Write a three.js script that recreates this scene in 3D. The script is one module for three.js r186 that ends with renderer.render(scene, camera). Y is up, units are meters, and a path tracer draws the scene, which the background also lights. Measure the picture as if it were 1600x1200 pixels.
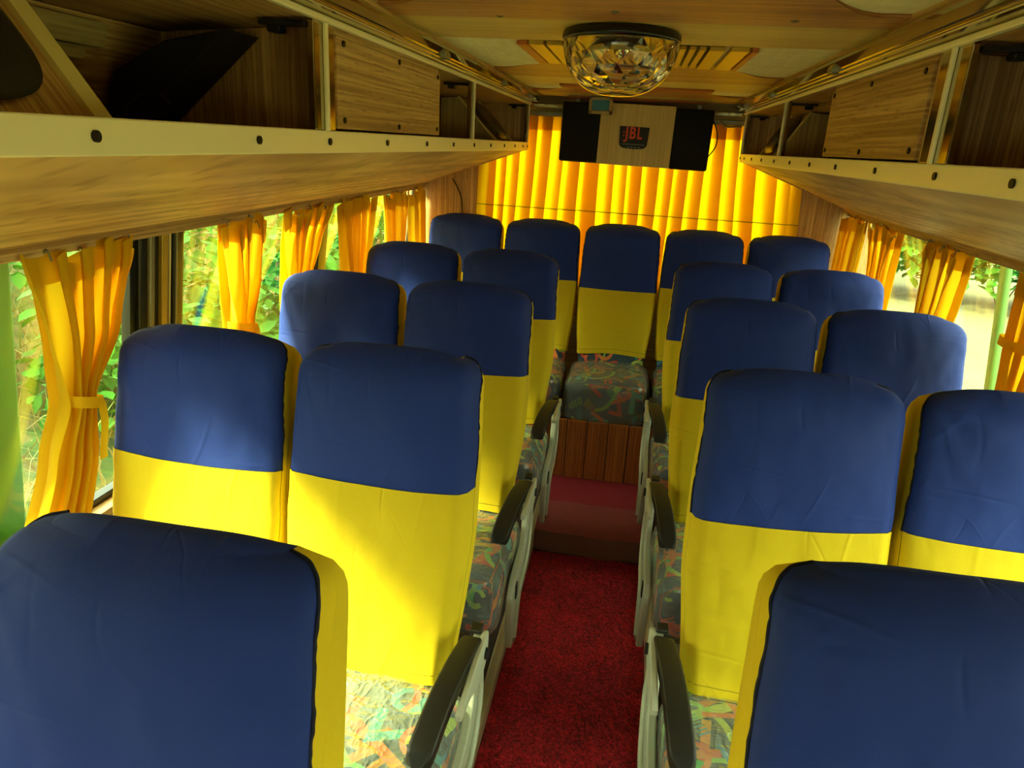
import * as THREE from 'three';
import { RoundedBoxGeometry } from 'three/addons/geometries/RoundedBoxGeometry.js';
import { TextGeometry } from 'three/addons/geometries/TextGeometry.js';
import { FontLoader } from 'three/addons/loaders/FontLoader.js';
import { mergeGeometries, mergeVertices } from 'three/addons/utils/BufferGeometryUtils.js';

// ---------------------------------------------------------------- camera, sky, exposure
const renderer = new THREE.WebGLRenderer();
renderer.toneMapping = THREE.LinearToneMapping;
renderer.toneMappingExposure = 13;
renderer.shadowMap.enabled = true;
const scene = new THREE.Scene();
{ // standard overcast sky: three times as bright overhead as at the horizon, the same all round
  const n = 64, d = new Float32Array(4 * 8 * n);
  for (let j = 0; j < n; j++) for (let i = 0; i < 8; i++) { const e = Math.max(0, Math.sin(((j + 0.5) / n - 0.5) * Math.PI)), L = 1.35 * (1 + 2 * e) / 3, k = (j * 8 + i) * 4; d[k] = L; d[k + 1] = L; d[k + 2] = L * 0.96; d[k + 3] = 1; }
  const t = new THREE.DataTexture(d, 8, n, THREE.RGBAFormat, THREE.FloatType); t.mapping = THREE.EquirectangularReflectionMapping; t.magFilter = THREE.LinearFilter; t.needsUpdate = true;
  scene.background = t; scene.environment = t;
}

const FOCAL = 1122.4, YAW = 0.1514, PITCH = 0.3249, ROLL = 0.0552;
const camera = new THREE.PerspectiveCamera(2 * Math.atan(600 / FOCAL) * 180 / Math.PI, 4 / 3, 0.02, 200);
{
  const f = new THREE.Vector3(-Math.sin(YAW) * Math.cos(PITCH), -Math.sin(PITCH), -Math.cos(YAW) * Math.cos(PITCH));
  const r = new THREE.Vector3().crossVectors(f, new THREE.Vector3(0, 1, 0)).normalize();
  const u = new THREE.Vector3().crossVectors(r, f);
  const r2 = r.clone().multiplyScalar(Math.cos(ROLL)).addScaledVector(u, Math.sin(ROLL));
  const u2 = u.clone().multiplyScalar(Math.cos(ROLL)).addScaledVector(r, -Math.sin(ROLL));
  camera.matrixAutoUpdate = true;
  camera.quaternion.setFromRotationMatrix(new THREE.Matrix4().makeBasis(r2, u2, f.clone().negate()));
  camera.position.set(0.045, 1.639, 0);
}
scene.add(camera);
// hazy sun, front left of the bus, about 42 degrees up
const sun = new THREE.DirectionalLight(0xfff1d2, 2.1);
sun.target.position.set(0, 0.8, -2); sun.position.set(-7.5, 0.8 + 7.1, -2 + 5);
sun.castShadow = true; sun.shadow.radius = 22; sun.shadow.mapSize.set(2048, 2048);
Object.assign(sun.shadow.camera, { left: -8, right: 8, top: 8, bottom: -8, near: 0.5, far: 40 });
scene.add(sun, sun.target);

// ---------------------------------------------------------------- helpers
let seed = 12345;
const rnd = () => { seed = (seed * 1664525 + 1013904223) >>> 0; return seed / 4294967296; };
const rr = (a, b) => a + (b - a) * rnd();
const clamp = (x, a = 0, b = 1) => Math.min(b, Math.max(a, x));
const lerp = (a, b, t) => a + (b - a) * t;
const smooth = (a, b, x) => { const t = clamp((x - a) / (b - a)); return t * t * (3 - 2 * t); };
const hash = (x, y, s = 0) => { let h = (x * 374761393 + y * 668265263 + s * 974711) | 0; h = Math.imul(h ^ (h >>> 13), 1274126177); return ((h ^ (h >>> 16)) >>> 0) / 4294967296; };
function vnoise(x, y, s = 0, px = 0, py = 0) {
  const xi = Math.floor(x), yi = Math.floor(y), fx = x - xi, fy = y - yi;
  const w = (a, p) => p ? ((a % p) + p) % p : a;
  const u = fx * fx * (3 - 2 * fx), v = fy * fy * (3 - 2 * fy);
  const a = hash(w(xi, px), w(yi, py), s), b = hash(w(xi + 1, px), w(yi, py), s), c = hash(w(xi, px), w(yi + 1, py), s), d = hash(w(xi + 1, px), w(yi + 1, py), s);
  return lerp(lerp(a, b, u), lerp(c, d, u), v);
}
const fbm = (x, y, s = 0, o = 4, px = 0, py = 0) => { let v = 0, a = 0.5, t = 0; for (let i = 0; i < o; i++) { v += a * vnoise(x, y, s + i * 17, px, py); t += a; x *= 2; y *= 2; px *= 2; py *= 2; a *= 0.5; } return v / t; };
const used = {};
const numbered = (n) => { const k = used[n] = (used[n] ?? -1) + 1; return k ? `${n}_${String(k).padStart(3, '0')}` : n; };
const shadow = (m) => { m.castShadow = m.receiveShadow = true; return m; };
function thing(name, label, category, pos = [0, 0, 0], turn = 0, group) {
  const o = new THREE.Group(); o.name = numbered(name); o.position.set(...pos); o.rotation.y = turn;
  o.userData = { label, category }; if (group) o.userData.group = group;
  scene.add(o); return o;
}
function part(name, geo, mat, parent, label) {
  const m = shadow(new THREE.Mesh(geo, mat)); m.name = name; if (label) m.userData.label = label; parent.add(m); return m;
}
function struct(name, geo, mat, label) {
  const m = shadow(new THREE.Mesh(geo, mat)); m.name = numbered(name); m.userData.kind = 'structure'; if (label) { m.userData.label = label; } scene.add(m); return m;
}
function structGroup(name, label) {
  const m = new THREE.Group(); m.name = numbered(name); m.userData.kind = 'structure'; if (label) m.userData.label = label; scene.add(m); return m;
}
// box from corner to corner with uv in metres, u along the given grain axis
function boxUV(g, grain = 'z') {
  const p = g.attributes.position, n = g.attributes.normal, uv = new Float32Array(p.count * 2);
  const off = rr(0, 5), off2 = rr(0, 5);
  for (let i = 0; i < p.count; i++) {
    const a = [Math.abs(n.getX(i)), Math.abs(n.getY(i)), Math.abs(n.getZ(i))], q = [p.getX(i), p.getY(i), p.getZ(i)];
    const k = a.indexOf(Math.max(...a)); let gi = 'xyz'.indexOf(grain);
    let rest = [0, 1, 2].filter((j) => j !== k);
    if (gi === k) gi = rest[0];
    const o = rest.find((j) => j !== gi);
    uv[2 * i] = q[gi] + off; uv[2 * i + 1] = q[o] + off2;
  }
  g.setAttribute('uv', new THREE.BufferAttribute(uv, 2)); return g;
}
function box(x0, x1, y0, y1, z0, z1, grain = 'z', rad = 0) {
  const w = Math.abs(x1 - x0), h = Math.abs(y1 - y0), d = Math.abs(z1 - z0);
  const g = rad ? new RoundedBoxGeometry(w, h, d, 2, Math.min(rad, w / 2.01, h / 2.01, d / 2.01)) : new THREE.BoxGeometry(w, h, d);
  g.translate((x0 + x1) / 2, (y0 + y1) / 2, (z0 + z1) / 2);
  return boxUV(g, grain);
}
// prism: polygon in xy, pushed along z
function prism(pts, z0, z1, grain = 'z', bevel = 0) {
  const s = new THREE.Shape(pts.map(([x, y]) => new THREE.Vector2(x, y)));
  const g = new THREE.ExtrudeGeometry(s, { depth: Math.abs(z1 - z0) - 2 * bevel, bevelEnabled: bevel > 0, bevelSize: bevel, bevelThickness: bevel, bevelOffset: -bevel, bevelSegments: 2, curveSegments: 10 });
  g.translate(0, 0, Math.min(z0, z1) + bevel); return boxUV(g, grain);
}
// polygon in (z,y), pushed along x
function prismX(pts, x0, x1, grain = 'z', bevel = 0, curve) {
  const s = curve || new THREE.Shape(pts.map(([z, y]) => new THREE.Vector2(z, y)));
  const g = new THREE.ExtrudeGeometry(s, { depth: Math.abs(x1 - x0) - 2 * bevel, bevelEnabled: bevel > 0, bevelSize: bevel, bevelThickness: bevel, bevelOffset: -bevel, bevelSegments: 2, curveSegments: 10 });
  g.translate(0, 0, bevel); g.rotateY(-Math.PI / 2);    // (a,b,c) -> (-c,b,a): depth now along -x
  g.translate(Math.max(x0, x1), 0, 0); return boxUV(g, grain);
}
// parametric grid; f(u,v) -> [x,y,z,uu,vv]
function grid(nu, nv, f, flip = false) {
  const P = [], U = [], I = [];
  for (let j = 0; j <= nv; j++) for (let i = 0; i <= nu; i++) { const q = f(i / nu, j / nv); P.push(q[0], q[1], q[2]); U.push(q[3] ?? i / nu, q[4] ?? j / nv); }
  for (let j = 0; j < nv; j++) for (let i = 0; i < nu; i++) {
    const a = j * (nu + 1) + i, b = a + 1, c = a + nu + 1, d = c + 1;
    if (flip) I.push(a, c, b, b, c, d); else I.push(a, b, c, b, d, c);
  }
  const g = new THREE.BufferGeometry();
  g.setAttribute('position', new THREE.Float32BufferAttribute(P, 3)); g.setAttribute('uv', new THREE.Float32BufferAttribute(U, 2)); g.setIndex(I); g.computeVertexNormals(); return g;
}
const tube = (pts, r, seg = 40, rs = 6) => new THREE.TubeGeometry(new THREE.CatmullRomCurve3(pts.map((p) => new THREE.Vector3(...p))), seg, r, rs);
const cyl = (r0, r1, h, n = 20) => new THREE.CylinderGeometry(r0, r1, h, n);
const merge = (list) => mergeGeometries(list.map((g) => g.index ? g.toNonIndexed() : g).map((g) => { for (const k of Object.keys(g.attributes)) if (!['position', 'normal', 'uv'].includes(k)) g.deleteAttribute(k); return g; }));

// ---------------------------------------------------------------- textures
function tex(w, h, fn, srgb = true) {
  const d = new Uint8Array(w * h * 4);
  for (let y = 0; y < h; y++) for (let x = 0; x < w; x++) { const c = fn(x / w, y / h, x, y), k = (y * w + x) * 4; d[k] = c[0]; d[k + 1] = c[1]; d[k + 2] = c[2]; d[k + 3] = 255; }
  const t = new THREE.DataTexture(d, w, h); t.wrapS = t.wrapT = THREE.RepeatWrapping; t.magFilter = THREE.LinearFilter; t.minFilter = THREE.LinearMipmapLinearFilter; t.generateMipmaps = true;
  if (srgb) t.colorSpace = THREE.SRGBColorSpace; t.needsUpdate = true; return t;
}
function texFloat(w, h, fn) {
  const d = new Float32Array(w * h * 4);
  for (let y = 0; y < h; y++) for (let x = 0; x < w; x++) { const c = fn(x / w, y / h, x, y), k = (y * w + x) * 4; d[k] = d[k + 1] = d[k + 2] = c; d[k + 3] = 1; }
  const t = new THREE.DataTexture(d, w, h, THREE.RGBAFormat, THREE.FloatType); t.wrapS = t.wrapT = THREE.RepeatWrapping; t.magFilter = THREE.LinearFilter; t.minFilter = THREE.LinearFilter; t.needsUpdate = true; return t;
}
const rep = (t, a, b) => { const c = t.clone(); c.repeat.set(a, b); c.needsUpdate = true; return c; };
function woodTex(dark, light, s, fine = 1) {      // one tile = 1 m along the grain, 0.5 m across
  return tex(1024, 512, (u, v) => {
    const streak = fbm(u * 3, v * 120, s, 3, 3, 120), dash = vnoise(u * 26, v * 200, s + 5, 26, 200), broad = fbm(u * 1, v * 12, s + 9, 3, 1, 12);
    let t = clamp(0.5 + (streak - 0.5) * 1.5 * fine + (broad - 0.5) * 0.5);
    if (dash > 0.66) t = clamp(t - (dash - 0.66) * 1.5 * fine);
    return [0, 1, 2].map((k) => lerp(dark[k], light[k], t));
  });
}
const T = {};
T.wood = woodTex([150, 110, 58], [218, 178, 112], 3);
T.woodRed = woodTex([142, 90, 44], [202, 146, 84], 21);
T.woodPale = woodTex([186, 156, 82], [222, 194, 116], 33, 0.6);
T.plank = woodTex([158, 84, 32], [222, 142, 66], 44);
T.woodGrey = woodTex([144, 124, 74], [196, 172, 110], 57, 0.8);
T.woodBump = tex(512, 256, (u, v) => { const s = fbm(u * 3, v * 120, 3, 3, 3, 120) * 255; return [s, s, s]; }, false);
T.weave = tex(256, 256, (u, v, x, y) => { const w = ((x >> 1) + (y >> 1)) % 2 ? 170 : 90, n = hash(x, y, 4) * 60 + w; return [n, n, n]; }, false);
const creases = []; seed = 31337;
for (let k = 0; k < 46; k++) { const a = rnd() < 0.3 ? rr(-0.15, 0.15) : rr(0.6, 2.5), L = rr(0.05, 0.22); creases.push([rnd(), rnd(), Math.cos(a), Math.sin(a), L, rr(0.004, 0.012), rr(-1, 1), rr(-0.5, 0.5)]); }
T.wrinkle = texFloat(512, 512, (u, v, x, y) => {
  let h = fbm(u * 4, v * 3, 7, 3, 4, 3) * 0.5;
  for (const [cx, cy, dx, dy, L, w, amp, bend] of creases) {
    let px = u - cx, py = v - cy; px -= Math.round(px); py -= Math.round(py);
    const t = (px * dx + py * dy) / L; if (t < -1 || t > 1) continue;
    const q = (-px * dy + py * dx - bend * L * 0.3 * t * t) / w; if (q > 3 || q < -3) continue;
    h += amp * 0.10 * Math.exp(-q * q) * (1 - t * t) * (1 - t * t);
  }
  return h + (hash(x, y, 5) + (((x >> 1) + (y >> 1)) % 2)) * 0.010;
});
T.film = tex(512, 512, (u, v) => { const b = 1 - Math.abs(2 * fbm(u * 6 + 0.3 * 0, v * 9, 25, 4, 6, 9) - 1), c = 1 - Math.abs(2 * fbm(u * 11, v * 5, 35, 3, 11, 5) - 1); const s = clamp(Math.pow(b, 5) * 0.6 + Math.pow(c, 5) * 0.5) * 255; return [s, s, s]; }, false);
T.carpet = tex(1024, 1024, (u, v, x, y) => {
  const n = fbm(u * 70, v * 70, 61, 3, 70, 70), c = fbm(u * 6, v * 6, 63, 3, 6, 6), h = hash(x, y, 8), tuft = vnoise(u * 190, v * 190, 77, 190, 190);
  let t = clamp(0.2 + (n - 0.5) * 1.3 + (tuft - 0.5) * 0.7 + (c - 0.5) * 0.5 + (h - 0.5) * 0.25 + 0.25);
  if (hash(x >> 1, y >> 1, 19) > 0.99985) return [190, 150, 130];
  return [lerp(120, 242, t), lerp(8, 28, t), lerp(18, 48, t)];
});
T.carpetBump = tex(512, 512, (u, v, x, y) => { const s = clamp(fbm(u * 70, v * 70, 61, 2, 70, 70) * 0.6 + vnoise(u * 190, v * 190, 77, 190, 190) * 0.5) * 255; return [s, s, s]; }, false);
T.ruffle = tex(512, 512, (u, v) => { const n = fbm(u * 5, v * 40, 71, 3, 5, 40) * 0.5 + fbm(u * 30, v * 6, 73, 3, 30, 6) * 0.5; const k = clamp(0.5 + (n - 0.5) * 1.6); return [lerp(222, 246, k), lerp(212, 238, k), lerp(160, 194, k)]; });
T.mat = tex(256, 256, (u, v) => { const a = Math.abs(((u * 16 + v * 16) % 1) - 0.5), b = Math.abs((((u - v) * 16 + 32) % 1) - 0.5); const hole = (a < 0.36 && b < 0.36) ? 0 : 1; return hole ? [206, 92, 88] : [84, 10, 18]; });
T.matBump = tex(256, 256, (u, v) => { const a = Math.abs(((u * 16 + v * 16) % 1) - 0.5), b = Math.abs((((u - v) * 16 + 32) % 1) - 0.5); const s = (a < 0.36 && b < 0.36) ? 0 : 255; return [s, s, s]; }, false);
T.fine = tex(256, 256, (u, v, x, y) => { const s = hash(x, y, 31) * 120 + fbm(u * 20, v * 20, 3, 2, 20, 20) * 130; return [s, s, s]; }, false);
// neon squiggles on dark upholstery: 1 tile = 0.5 m
function patternTex(s0) {
  seed = s0; const N = 1024, cv = document.createElement('canvas'); cv.width = cv.height = N; const c = cv.getContext('2d');
  c.fillStyle = '#3a505e'; c.fillRect(0, 0, N, N);
  for (let i = 0; i < 900; i++) { c.fillStyle = ['#2c3c4a', '#567480', '#7cb0ac', '#3e5274'][i % 4]; c.globalAlpha = 0.4; c.fillRect(rr(0, N), rr(0, N), rr(4, 40), rr(2, 8)); }
  const neon = [['#ff4a2c', '#ffb03a'], ['#ff6a3a', '#e4e04a'], ['#d8e84e', '#5fd27a'], ['#5fd0b8', '#4a8fc0'], ['#ff3d3a', '#ff8a4a'], ['#9fe06a', '#e8e860']];
  const wrap = (x, y, f) => { for (const dx of [-N, 0, N]) for (const dy of [-N, 0, N]) { if (x + dx < -200 || x + dx > N + 200 || y + dy < -200 || y + dy > N + 200) continue; c.save(); c.translate(x + dx, y + dy); f(); c.restore(); } };
  for (let i = 0; i < 84; i++) {
    const x = rr(0, N), y = rr(0, N), a = rr(0, 6.28), k = Math.floor(rr(0, 5)), col = neon[Math.floor(rr(0, neon.length))], L = rr(70, 150), w = rr(24, 50);
    wrap(x, y, () => {
      c.rotate(a); c.globalAlpha = 0.95; const g = c.createLinearGradient(-L, 0, L, 0); g.addColorStop(0, col[0]); g.addColorStop(1, col[1]); c.strokeStyle = c.fillStyle = g; c.lineWidth = w; c.lineCap = 'butt';
      c.beginPath();
      if (k === 0) { c.moveTo(-L, -L * 0.5); c.lineTo(0, 0); c.lineTo(-L * 0.7, L * 0.6); c.stroke(); }
      else if (k === 1) { c.arc(0, 0, L * 0.45, 0, 5.2); c.lineWidth = w * 0.6; c.stroke(); }
      else if (k === 2) { c.moveTo(-L, 0); c.lineTo(L, 0); c.stroke(); }
      else if (k === 3) { c.moveTo(-L, 0); c.quadraticCurveTo(0, L * 0.7, L, -L * 0.2); c.lineWidth = w * 0.55; c.stroke(); }
      else { for (let q = 0; q < 6; q++) c.fillRect(-L * 0.6 + q * 18, -22, 8, 44); }
    });
  }
  c.globalAlpha = 1; const t = new THREE.CanvasTexture(cv); t.wrapS = t.wrapT = THREE.RepeatWrapping; t.colorSpace = THREE.SRGBColorSpace; t.repeat.set(1.55, 1.55); return t;
}
T.pattern = patternTex(77);
T.straw = tex(512, 512, (u, v, x, y) => { const a = fbm(u * 14, v * 14, 91, 4, 14, 14), h = hash(x, y, 3), g = fbm(u * 5, v * 5, 93, 3, 5, 5); const k = clamp(a * 0.8 + h * 0.35 - 0.1), gr = smooth(0.5, 0.62, g); return [lerp(lerp(60, 128, k), lerp(36, 84, k), gr), lerp(lerp(52, 116, k), lerp(50, 108, k), gr), lerp(lerp(20, 60, k), lerp(16, 34, k), gr)]; });
T.gravel = tex(512, 512, (u, v, x, y) => { const a = fbm(u * 30, v * 30, 95, 4, 30, 30), h = hash(x, y, 6), b = fbm(u * 4, v * 4, 97, 3, 4, 4); const k = clamp(a * 0.5 + h * 0.3 + b * 0.4); return [lerp(78, 116, k), lerp(75, 112, k), lerp(46, 74, k)]; });

// ---------------------------------------------------------------- materials
const std = (o) => new THREE.MeshStandardMaterial({ side: THREE.DoubleSide, ...o });
const phy = (o) => new THREE.MeshPhysicalMaterial({ side: THREE.DoubleSide, ...o });
const W1 = (t, ...a) => rep(t, 1, 2);
const M = {
  wood: phy({ map: W1(T.wood), bumpMap: W1(T.woodBump), bumpScale: 0.0006, roughness: 0.55, clearcoat: 0.05, clearcoatRoughness: 0.4 }),
  woodRed: phy({ map: W1(T.woodRed), bumpMap: W1(T.woodBump), bumpScale: 0.0006, roughness: 0.45, clearcoat: 0.1, clearcoatRoughness: 0.4 }),
  woodPale: phy({ map: W1(T.woodPale), roughness: 0.5 }),
  woodGrey: std({ map: W1(T.woodGrey), roughness: 0.6 }),
  plank: phy({ map: W1(T.plank), roughness: 0.4, clearcoat: 0.3, clearcoatRoughness: 0.3 }),
  cream: std({ color: 0xd9c67c, roughness: 0.5 }),
  creamPad: std({ color: 0xffffff, map: rep(T.ruffle, 3, 3), bumpMap: rep(T.fine, 6, 6), bumpScale: 0.0008, roughness: 0.8 }),
  alu: std({ color: 0xfbf2c8, metalness: 0.15, roughness: 0.32 }),
  chrome: std({ color: 0xb9b08a, metalness: 1, roughness: 0.1 }),
  steelDull: std({ color: 0x8d8a6e, metalness: 0.7, roughness: 0.4 }),
  black: std({ color: 0x0b0b0a, roughness: 0.6 }),
  blackGloss: std({ color: 0x0a0a0a, roughness: 0.25 }),
  blackCloth: std({ color: 0x080807, roughness: 0.95, bumpMap: rep(T.weave, 8, 8), bumpScale: 0.0008 }),
  screw: std({ color: 0x2a251a, roughness: 0.4, metalness: 0.6 }),
  blue: phy({ color: new THREE.Color().setRGB(0.003, 0.027, 0.23), roughness: 0.8, bumpMap: rep(T.wrinkle, 2.2, 2.2), bumpScale: 0.014, sheen: 0.05, sheenColor: new THREE.Color(0x5a86d8), sheenRoughness: 0.5 }),
  yellow: phy({ color: 0xe2c400, roughness: 0.85, bumpMap: rep(T.wrinkle, 1.7, 1.7), bumpScale: 0.014 }),
  navySeam: std({ color: 0x0d1226, roughness: 0.8 }),
  hemThread: std({ color: 0x8d7a00, roughness: 0.8 }),
  pattern: phy({ map: T.pattern, roughness: 0.75, bumpMap: rep(T.fine, 6, 6), bumpScale: 0.0006 }),
  film: phy({ color: 0xeaf2e8, transmission: 0.83, thickness: 0, roughness: 0.1, ior: 1.5, bumpMap: rep(T.film, 4, 4), bumpScale: 0.006 }),
  greyMetal: phy({ color: 0xc2c8b2, roughness: 0.42, metalness: 0.15, bumpMap: rep(T.fine, 3, 3), bumpScale: 0.0003, clearcoat: 0.3, clearcoatRoughness: 0.4 }),
  armPad: phy({ color: 0x24231c, roughness: 0.42, bumpMap: rep(T.fine, 10, 10), bumpScale: 0.0004 }),
  carpet: std({ map: rep(T.carpet, 2.2, 2.2), bumpMap: rep(T.carpetBump, 2.2, 2.2), bumpScale: 0.012, roughness: 1 }),
  matRubber: std({ map: rep(T.mat, 4, 4), bumpMap: rep(T.matBump, 4, 4), bumpScale: 0.003, roughness: 0.65 }),
  matPlain: std({ color: 0x9c1c2a, roughness: 0.75, bumpMap: rep(T.carpetBump, 4, 4), bumpScale: 0.002 }),
  riser: std({ color: 0x7c5242, roughness: 0.7, bumpMap: rep(T.fine, 4, 4), bumpScale: 0.001 }),
  platform: std({ color: 0xcbbf92, roughness: 0.4, metalness: 0.35 }),
  floorDark: std({ color: 0x3a2a20, roughness: 0.8 }),
  curtain: phy({ color: 0xeec018, roughness: 0.97, transmission: 0.44, thickness: 0, specularIntensity: 0.1, bumpMap: rep(T.wrinkle, 2, 2), bumpScale: 0.002 }),
  rearCurtain: phy({ color: 0xffd208, roughness: 0.97, transmission: 0.42, thickness: 0, specularIntensity: 0.1 }),
  glass: phy({ color: 0xeef8e4, transmission: 1, thickness: 0, roughness: 0.02, ior: 1.45 }),
  dome: phy({ color: 0xffffff, transmission: 1, thickness: 0.01, roughness: 0.02, ior: 1.46 }),
  frameBlack: std({ color: 0x14150f, roughness: 0.3 }),
  greenPaint: std({ color: 0x5c9a4a, roughness: 0.45 }),
  darkNavy: std({ color: 0x1c2340, roughness: 0.6 }),
  outer: std({ color: 0xcfd2c0, roughness: 0.5 }),
  brass: std({ color: 0xc9a83a, roughness: 0.35, metalness: 0.5 }),
  slatRed: std({ color: 0xb5641f, roughness: 0.45 }),
  ventDark: std({ color: 0x2a2410, roughness: 0.6 }),
  lcd: std({ color: 0x176f8a, roughness: 0.3 }),
  logoRed: std({ color: 0xd8431e, roughness: 0.5 }),
  logoGrey: std({ color: 0x8a8a80, roughness: 0.5 }),
  leafA: phy({ color: 0x3f7c26, roughness: 0.8, specularIntensity: 0.25, transmission: 0.35, thickness: 0 }),
  leafB: phy({ color: 0x2a6420, roughness: 0.8, specularIntensity: 0.25, transmission: 0.35, thickness: 0 }),
  leafC: phy({ color: 0x5c9234, roughness: 0.8, specularIntensity: 0.25, transmission: 0.4, thickness: 0 }),
  bark: std({ color: 0x5a4a2c, roughness: 0.9 }),
  strawBlade: phy({ color: 0x8a7a3c, roughness: 0.8, transmission: 0.25, thickness: 0 }),
  bank: std({ map: rep(T.straw, 0.6, 0.6), roughness: 1 }),
  gravel: std({ map: rep(T.gravel, 0.4, 0.4), roughness: 1 }),
  cable: std({ color: 0x1a1610, roughness: 0.6 }),
};

// ================================================================= SETTING: bus shell
const REAR = -4.0, FRONT = 2.1, WX = 1.14, ROOF = 2.0;
struct('floor', merge([box(-WX - 0.14, WX + 0.14, -0.08, -0.002, FRONT, REAR - 0.05)]), M.floorDark, 'dark bus floor under carpet');
struct('floor', box(-0.232, 0.232, -0.004, 0.0, FRONT - 0.02, -2.66), M.carpet, 'red pile carpet runner along the aisle');
// raised rear floor with perforated mat
{
  const g = structGroup('floor', 'raised rear floor covered with a dark red perforated mat');
  part('raised_floor', box(-0.232, 0.232, 0.0, 0.098, -2.69, -3.2), M.floorDark, g);
  // mat sheet with a wavy nosing: perforated front strip and plain rear part
  const nose = (x) => -2.652 + 0.006 * Math.sin(x * 14 + 1) + 0.004 * Math.sin(x * 31);
  part('perforated_mat', merge([
    grid(40, 8, (u, v) => { const x = lerp(-0.231, 0.231, u), z = lerp(nose(x), -2.93, v), y = 0.106 - 0.004 * Math.pow(1 - v, 3); return [x, y, z, x, z]; }),
  ]), M.matRubber, g);
  part('plain_mat', grid(20, 8, (u, v) => { const x = lerp(-0.231, 0.231, u), z = lerp(-2.925, -3.19, v); return [x, 0.1055, z, x, z]; }), M.matPlain, g);
  part('step_riser', grid(40, 4, (u, v) => { const x = lerp(-0.231, 0.231, u), y = lerp(0.101, 0.0, v), z = nose(x) - 0.003 - 0.01 * v; return [x, y, z, x, y]; }), M.riser, g);
}
// seat platforms on both sides with a grooved aluminium edge
for (const s of [-1, 1]) {
  const g = structGroup('floor', s < 0 ? 'low seat platform left of the aisle with grooved metal edge' : 'low seat platform right of the aisle with grooved metal edge');
  part('platform_top', box(s * 0.262, s * (WX + 0.06), 0.0, 0.048, FRONT, REAR), M.floorDark, g);
  part('edge_trim', box(s * 0.233, s * 0.264, 0.0, 0.05, FRONT, -3.2, 'z', 0.003), M.platform, g);
  for (let k = 0; k < 3; k++) part('trim_rib', box(s * (0.239 + k * 0.009), s * (0.2425 + k * 0.009), 0.049, 0.0535, FRONT, -3.2), M.platform, g);
}
// rear plinth: one board after another, behind the mat
{
  const g = structGroup('trim_1', 'varnished plank front under the rear bench');
  const edges = [-0.36, -0.262, -0.165, -0.07, 0.03, 0.126, 0.226, 0.33];
  for (let k = 0; k < edges.length - 1; k++) part('plank', box(edges[k] + 0.002, edges[k + 1] - 0.002, 0.106, 0.40, -3.19 - (k % 2) * 0.0015, -3.215, 'y', 0.002), M.plank, g);
  part('backing', box(-0.36, 0.33, 0.1, 0.40, -3.216, -3.23), M.black, g);
}
// side walls: the glazed band leans, its foot further out than its head
const LEAN = 0.12;
function lean(g, s) { for (const c of g.children) c.geometry.translate(-s * WX, -WIN_T, 0); g.position.set(s * WX, WIN_T, 0); g.rotation.z = s * LEAN; }
const WIN_B = 0.685, WIN_T = 1.40;
const pillarsL = [[FRONT, 0.9], [-0.3, -0.4], [-1.62, -1.80], [-2.70, -2.78], [-3.70, -3.76]];
const pillarsR = [[FRONT, 0.9], [-0.3, -0.4], [-1.47, -1.55], [-2.80, -2.87], [-3.62, -3.68]];
for (const s of [-1, 1]) {
  const name = s < 0 ? 'wall_left' : 'wall_right', g = structGroup(name);
  part('lower_panel', box(s * (WX + 0.065), s * (WX + 0.14), 0, WIN_B + 0.008, FRONT, REAR), M.wood, g);
  part('upper_panel', box(s * WX, s * (WX + 0.05), WIN_T, ROOF, FRONT, REAR), M.wood, g);
  part('front_panel', box(s * WX, s * (WX + 0.14), WIN_B, WIN_T, FRONT, 0.9), M.wood, g);
  part('rear_corner_panel', box(s * WX, s * (WX + 0.14), WIN_B, WIN_T, -4.02, REAR - 0.06, 'y'), M.wood, g);
  const h = struct('trim_4', box(s * 1.115, s * (WX - 0.001), 1.37, 1.425, FRONT - 0.05, -3.99, 'z', 0.004), M.wood, s < 0 ? 'wooden rail above the left windows' : 'wooden rail above the right windows'); h.name = s < 0 ? 'trim_4' : 'trim_5';
}
// windows: frame, sash and pane, each bay its own
let wn = 1;
for (const s of [-1, 1]) {
  const P = s < 0 ? pillarsL : pillarsR;
  for (let k = 0; k < P.length; k++) {
    const z0 = P[k][1], z1 = k + 1 < P.length ? P[k + 1][0] : -4.02;
    const g = structGroup('window_' + wn++);
    if (k > 0) part('pillar', box(s * (WX + 0.005), s * (WX + 0.055), WIN_B, WIN_T, P[k][0], P[k][1], 'y', 0.006), M.frameBlack, g);
    part('pane', box(s * (WX + 0.03), s * (WX + 0.034), WIN_B + 0.0, WIN_T, z0 - 0.002, z1 + 0.002), M.glass, g);
    const fr = (a, b, c, d) => box(s * (WX + 0.018), s * (WX + 0.046), c, d, a, b, 'y', 0.003);
    part('frame', merge([fr(z0, z0 - 0.022, WIN_B, WIN_T), fr(z1, z1 + 0.022, WIN_B, WIN_T), fr(z0, z1, WIN_B, WIN_B + 0.02), fr(z0, z1, WIN_T - 0.018, WIN_T)]), M.frameBlack, g);
    lean(g, s);
  }
}
// bright strips of the sliding sash on the wide left pillar
{
  const g = structGroup('trim_2', 'dark sliding-window post with polished strips');
  for (const [a, b, m] of [[-1.645, -1.66, M.steelDull], [-1.69, -1.714, M.brass], [-1.722, -1.728, M.cream], [-1.75, -1.758, M.steelDull]]) part('strip', box(-1.146, -1.134, WIN_B, WIN_T, a, b, 'y', 0.002), m, g);
  lean(g, -1);
}
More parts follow.
